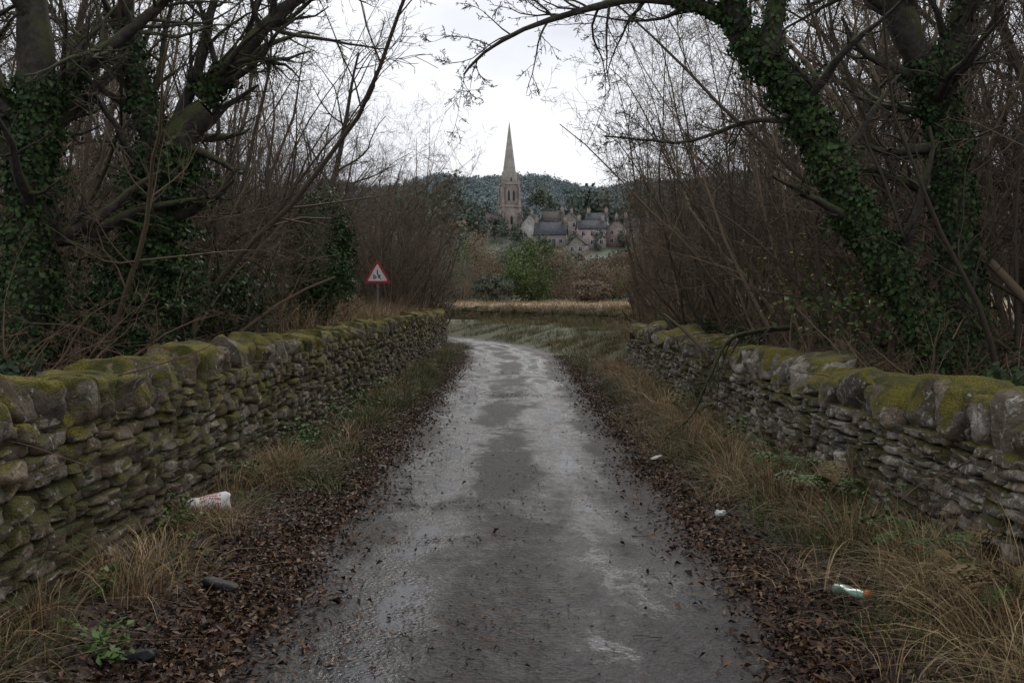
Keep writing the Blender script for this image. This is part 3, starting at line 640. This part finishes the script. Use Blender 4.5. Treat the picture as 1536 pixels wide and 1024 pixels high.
e=empty("church",(-.8,298,22.5));e.rotation_euler=(0,0,.25);e.scale=(.9,.9,1.02)
def frus(w0,w1,z0,z1,n=4,rot=math.pi/4):
    a=np.arange(n)/n*2*math.pi+rot;k=1/math.cos(math.pi/n)/2
    V=np.array([(math.cos(t)*w*k,math.sin(t)*w*k,z) for w,z in ((w0,z0),(w1,z1)) for t in a]);
    F=[(i,(i+1)%n,n+(i+1)%n,n+i) for i in range(n)];T=[]
    for f in F: T+= [(f[0],f[1],f[2]),(f[0],f[2],f[3])]
    for i in range(1,n-1): T+=[(n,n+i,n+i+1)]
    return V,np.array(T)
parts=[frus(6.4,6.2,-6,6.5),frus(6.7,6.0,6.5,7.0),frus(5.5,5.2,7.,13.),frus(5.7,5.7,13.,13.35)]
for sx in (-1,1):
    for sy in (-1,1):
        for w,z0,z1 in ((1.3,-6,4.5),(1.0,4.5,8.5),(.7,8.5,12.2)):
            v,f=frus(w,w*.8,z0,z1);parts.append((v+np.array([sx*(3.2 if z0<4 else 2.75),sy*(3.2 if z0<4 else 2.75),0]),f))
        v,f=frus(.8,.65,12.2,14.0);parts.append((v+np.array([sx*2.45,sy*2.45,0]),f));v,f=frus(.7,.02,14.0,16.4);parts.append((v+np.array([sx*2.45,sy*2.45,0]),f))
V,F,_=cat(parts);make_obj("tower",V,F,M_ch,None,False,e)
parts=[frus(4.9,.12,13.35,31.3,8,math.pi/8)]
for zb in (18,23): parts.append(frus(4.9*(31.3-zb)/18+.14,4.9*(31.3-zb-.25)/18+.14,zb,zb+.25,8,math.pi/8))
for q in range(4):
    a=q*math.pi/2;R=np.array([[math.cos(a),-math.sin(a),0],[math.sin(a),math.cos(a),0],[0,0,1]])
    v=np.array([(-.55,-2.5,13.4),(.55,-2.5,13.4),(.55,-1.2,13.4),(-.55,-1.2,13.4),(-.55,-2.5,15.3),(.55,-2.5,15.3),(.55,-1.2,15.3),(-.55,-1.2,15.3),(0,-2.5,16.9),(0,-1.2,16.9)])@R.T
    f=np.array([(0,1,5),(0,5,4),(4,5,8),(1,2,6),(1,6,5),(3,0,4),(3,4,7),(4,8,9),(4,9,7),(5,6,9),(5,9,8)]);parts.append((v,f))
V,F,_=cat(parts);make_obj("spire",V,F,M_sp,None,False,e)
parts=[]
for q in range(4):
    a=q*math.pi/2;R=np.array([[math.cos(a),-math.sin(a),0],[math.sin(a),math.cos(a),0],[0,0,1]])
    for xo,zz,hh,ww,yy in ((-.85,8.3,3.2,.38,-2.75),(.85,8.3,3.2,.38,-2.75),(0,1.5,2.6,.4,-3.23),(0,13.9,1.3,.25,-2.53)):
        v=np.array([(xo-ww,yy,zz),(xo+ww,yy,zz),(xo+ww,yy,zz+hh*.75),(xo,yy,zz+hh),(xo-ww,yy,zz+hh*.75)])@R.T;parts.append((v,np.array([(0,1,2),(0,2,4),(4,2,3)])))
V,F,_=cat(parts);make_obj("belfry_openings",V,F,M_dark,None,False,e)
V,F=boxv(-3,3,3.3,16,-6,.2);g=np.array([(-3.3,3.3,.1),(-3.3,16,.1),(0,16,3.2),(0,3.3,3.2),(3.3,3.3,.1),(3.3,16,.1)])
make_obj("nave",V,F,M_ch,None,False,e);make_obj("nave_roof",g,np.array([(0,1,2,3),(3,2,5,4)]),M_slate,None,False,e)
# ------------------------------------------------------------------ traffic sign
e=empty("traffic_sign",(-4.45,33,0));gz=ground_z(-4.45,33)
M_red=simple("sign_red",(.40,.035,.035),.4,.25,4);M_wh=simple("sign_white",(.62,.62,.58),.4,.25,4);M_blk=simple("sign_black",(.01,.01,.01),.5,.1);M_gal=simple("galvanised_steel",(.12,.12,.12),.6)
def rtri(r,y,zc,rad):
    pts=[]
    for k in range(3):
        a=math.pi/2+k*2*math.pi/3;c=(math.cos(a)*(r-2*rad),zc+math.sin(a)*(r-2*rad))
        for j in range(7):
            b=a+(-60+20*j)*math.pi/180;pts.append((c[0]+math.cos(b)*rad,y,c[1]+math.sin(b)*rad))
    return pts
def plate(name,pts,dy,mat):
    n=len(pts);me=bpy.data.meshes.new(name);V=pts+[(p[0],p[1]+dy,p[2]) for p in pts]
    me.from_pydata(V,[],[list(range(n)),list(range(2*n-1,n-1,-1))]+[[i,(i+1)%n,n+(i+1)%n,n+i] for i in range(n)]);me.materials.append(mat)
    o=bpy.data.objects.new(name,me);SC.collection.objects.link(o);o.parent=e
zc=2.52
plate("red_border",rtri(.52,0,zc,.045),.012,M_red);plate("white_panel",rtri(.38,-.006,zc,.02),.004,M_wh)
def stroke(pts,w,y=-.011):
    P=[]
    for (x0,z0),(x1,z1) in zip(pts[:-1],pts[1:]):
        d=np.array([x1-x0,z1-z0]);d/=np.linalg.norm(d);n=np.array([-d[1],d[0]])*w/2;q=[(x0+n[0],z0+n[1]),(x1+n[0],z1+n[1]),(x1-n[0],z1-n[1]),(x0-n[0],z0-n[1])]
        P.append((np.array([(a,yy,zc+b) for yy in (y,y+.003) for a,b in q]),np.array([(0,1,2,3),(7,6,5,4),(0,4,5,1),(1,5,6,2),(2,6,7,3),(3,7,4,0)])))
    return P
P=stroke([(0,.17),(.0,.02)],.035)+stroke([(-.12,.02),(-.12,-.12),(-.03,-.06),(-.12,.0)],.028)+stroke([(0,.02),(.1,-.02),(.02,-.06),(.12,-.12)],.032,-.012)
V,F,_=cat(P);make_obj("bend_symbol",V,F,M_blk,None,False,e)
P,R=np.array([[(0,.045,gz-.3),(0,.045,zc+.2)]],float),np.full((1,2),.035);V,F=tubes(P,R,12);make_obj("post",V,F,M_gal,None,True,e)
V,F=boxv(-.12,.12,.0125,.03,zc-.12,zc-.08);make_obj("bracket",V,F,M_gal,None,False,e)
# ------------------------------------------------------------------ litter objects
def lathe_obj(name,prof,S,mat,parent,crush=0.,seed=1):
    prof=np.array(prof,float);th=np.arange(S)/S*2*math.pi
    V=np.stack([prof[:,1][:,None]*np.cos(th),prof[:,0][:,None]*np.ones(S),prof[:,1][:,None]*np.sin(th)],-1)
    r=np.random.default_rng(seed)
    if crush:
        for k in range(7):
            w=r.normal(0,22,3);V=V+np.sin(V@w+r.uniform(0,6))[...,None]*r.normal(0,crush,3)
        V[...,2]*=.8
    V=V.reshape(-1,3);K=len(prof);i=np.arange(K*S).reshape(K,S);F=np.stack([i[:-1],np.roll(i[:-1],-1,1),np.roll(i[1:],-1,1),i[1:]],-1).reshape(-1,4)
    return make_obj(name,V,F,mat,None,True,parent)
t=NT("printed_card");tc=t.n("ShaderNodeTexCoord").outputs["Object"];sp=t.n("ShaderNodeSeparateXYZ");t.l(tc,sp.inputs[0])
rows=t.math('GREATER_THAN',t.math('SINE',t.math('MULTIPLY',sp.outputs[0],190.)),-.1);mp=t.n("ShaderNodeMapping");mp.inputs["Scale"].default_value=(60,110,40);t.l(tc,mp.inputs[0])
gl_=t.math('GREATER_THAN',t.noise(1.,1,.5,mp.outputs[0]),.45);zone=t.math('GREATER_THAN',sp.outputs[1],-.05);zone=t.math('MULTIPLY',zone,t.math('LESS_THAN',sp.outputs[1],.09))
t.base(t.mix(t.math('MULTIPLY',t.math('MULTIPLY',rows,gl_),zone),(.72,.70,.68),(.45,.04,.03)));t.rough(.45);t.bump(t.noise(35,3,.5,tc),.5,.01);M_card=t.m
e=empty("crushed_paper_cup",(-2.26,7.35,float(height(-2.26,7.35))+.11));e.rotation_euler=(0.1,.1,-1.35);e.scale=(1.1,1.1,1.1)
lathe_obj("cup_body",[(-.14,.002),(-.14,.05),(-.10,.062),(-.04,.066),(.02,.07),(.08,.072),(.12,.068),(.13,.06),(.125,.03),(.11,.002)],28,M_card,e,.009,3)
t=NT("green_tinted_plastic");t.base((.38,.62,.50));t.rough(.22);t.b.inputs["Transmission Weight"].default_value=.5;t.b.inputs["IOR"].default_value=1.3;t.bump(t.noise(60,2),.5,.005);M_pl=t.m
M_or=simple("orange_cap_plastic",(.55,.14,.03),.4,.1)
e=empty("plastic_bottle",(1.84,5.34,.12));e.rotation_euler=(.12,.0,2.2+1.55);e.scale=(1.15,1.,1.15)
lathe_obj("bottle_body",[(-.11,.002),(-.11,.026),(-.10,.034),(-.06,.035),(-.03,.035),(-.02,.029),(-.01,.035),(.02,.035),(.04,.034),(.065,.024),(.08,.013),(.095,.013)],24,M_pl,e,.006,5)
lathe_obj("bottle_cap",[(.093,.002),(.093,.018),(.115,.018),(.115,.002)],20,M_or,e)
t=NT("crumpled_paper");t.base((.5,.5,.5));t.rough(.6);M_pap=t.m
def lump(name,x,y,z,s,mat,e_=3.,amp=.16,n=8,col=(.5,.5,.5)):
    V,F,Cc=stones(np.array([[0,0,0.]]),np.array([s]),np.array([rng.uniform(0,3)]),n,e_,amp,.2,[col]);o=make_obj(name,V,F,mat,Cc,mat is not M_pap);o.location=(x,y,z)
lump("crumpled_paper",1.6,7.6,.06,(.09,.07,.05),M_pap,2.4,.18);lump("crumpled_paper.001",1.5,10.4,.05,(.13,.06,.02),M_pap,2.4,.15)
t=NT("wet_slate_stone");t.base(t.mix(t.noise(12,4),(.006,.0065,.008),(.022,.022,.023)));t.rough(.6);t.b.inputs["Specular IOR Level"].default_value=.25;t.bump(t.noise(30,4),.8,.012);M_sl=t.m
lump("stone",-1.68,5.75,.035,(.24,.13,.06),M_sl,2.8,.06);lump("stone.001",-1.75,4.55,.04,(.20,.14,.08),M_sl,2.8,.07);lump("stone.002",-1.95,9.6,.07,(.18,.12,.07),M_sl,3,.06)
lump("stone.003",-1.3,9.9,.03,(.13,.09,.04),M_sl,3,.06)
def stick(name,p0,d,L,r,mat,lv=True):
    P,R=grow(np.array([p0],float),np.array([d],float),np.array([L]),np.array([r]),10,.09,(0,0,0))
    pr,_=tree_from(P,R,[(5,.2,40,.2,.4,.6,4,.1,(0,0,-.0),3,None)] if lv else [],5);V,F,_=cat(pr);V[:,2]=np.clip(V[:,2],.02,.05) ;make_obj(name,V,F,mat)
stick("fallen_twig",(-1.0,8.75,.04),(1,.15,.0),.26,.008,M_bark);stick("fallen_twig.001",(-.1,16.6,.03),(1,.05,0),1.3,.010,M_bark);stick("fallen_twig.002",(.85,7.0,.03),(1,.4,0),.3,.004,M_bark)
stick("fallen_twig.003",(.6,4.9,.03),(1,-.2,0),.15,.003,M_bark,False)
P=spline([(3.5,12.6,1.35),(2.95,12.3,1.3),(2.6,12.,1.2),(2.35,11.8,.8),(2.1,11.6,.35),(1.75,11.4,.12)],20)[None];R=np.linspace(.035,.010,20)[None]
pr,_=tree_from(P,R,[(16,.05,45,.3,.8,.5,6,.12,(0,0,-.2),4,True),(5,.2,45,.3,.5,.6,4,.12,(0,0,0),3,None)],7);V,F,_=cat(pr);V[:,2]=np.maximum(V[:,2],.03);make_obj("fallen_branch",V,F,M_bark)
parts=[]
for sgn,f,N in ((-1,xl,300),(1,xr,200)):
    y=rng.uniform(4.5,16,N);x=f(y)+sgn*rng.uniform(.2,2.5,N);P0=np.column_stack([x,y,height(x,y)+.05])
    P,R=grow(P0,np.column_stack([rng.normal(0,1,(N,2)),rng.uniform(0,.3,N)]),rng.uniform(.5,1.6,N),rng.uniform(.004,.012,N),6,.12,(0,0,-.2));parts.append(tubes(P,R,4))
V,F,_=cat(parts);make_obj("dead_sticks",V,F,mat_bark("dead_wood",(.08,.04,.028),(.18,.11,.075),0))
# ------------------------------------------------------------------ world, sun, camera
W=bpy.data.worlds.new("World");SC.world=W;W.use_nodes=True;nt=W.node_tree;bg=nt.nodes["Background"]
sky=nt.nodes.new("ShaderNodeTexSky");sky.sky_type='NISHITA';sky.sun_disc=False;sky.sun_elevation=math.radians(42);sky.sun_rotation=math.radians(15)
hs=nt.nodes.new("ShaderNodeHueSaturation");hs.inputs["Saturation"].default_value=.3;nt.links.new(sky.outputs[0],hs.inputs["Color"])
tc=nt.nodes.new("ShaderNodeTexCoord");mp=nt.nodes.new("ShaderNodeMapping");mp.inputs["Scale"].default_value=(1,1,3);nt.links.new(tc.outputs["Generated"],mp.inputs[0])
nz=nt.nodes.new("ShaderNodeTexNoise");nz.inputs["Scale"].default_value=3.2;nz.inputs["Detail"].default_value=6;nz.inputs["Roughness"].default_value=.5;nt.links.new(mp.outputs[0],nz.inputs["Vector"])
rp=nt.nodes.new("ShaderNodeValToRGB");rp.color_ramp.elements[0].position=.35;rp.color_ramp.elements[0].color=(5.2,5.35,5.9,1);rp.color_ramp.elements[1].position=.62;rp.color_ramp.elements[1].color=(7.3,7.4,7.75,1);nt.links.new(nz.outputs["Fac"],rp.inputs[0])
mx=nt.nodes.new("ShaderNodeMix");mx.data_type='RGBA';mx.inputs[0].default_value=.85;nt.links.new(hs.outputs[0],mx.inputs[6]);nt.links.new(rp.outputs[0],mx.inputs[7])
nt.links.new(mx.outputs[2],bg.inputs[0]);bg.inputs[1].default_value=.14
sd=bpy.data.lights.new("sun","SUN");sd.energy=1.4;sd.angle=math.radians(25);sd.color=(1,.94,.85);so=bpy.data.objects.new("sun",sd);SC.collection.objects.link(so)
so.rotation_euler=(math.radians(-48),0,math.radians(-15))
cam=bpy.data.cameras.new("camera");cam.lens=35;cam.clip_end=12000;co=bpy.data.objects.new("camera",cam);SC.collection.objects.link(co)
co.location=(0,0,1.7);co.rotation_euler=(math.radians(90-2.38),0,0);SC.camera=co
SC.view_settings.view_transform='Standard';SC.view_settings.look='None';SC.view_settings.exposure=0
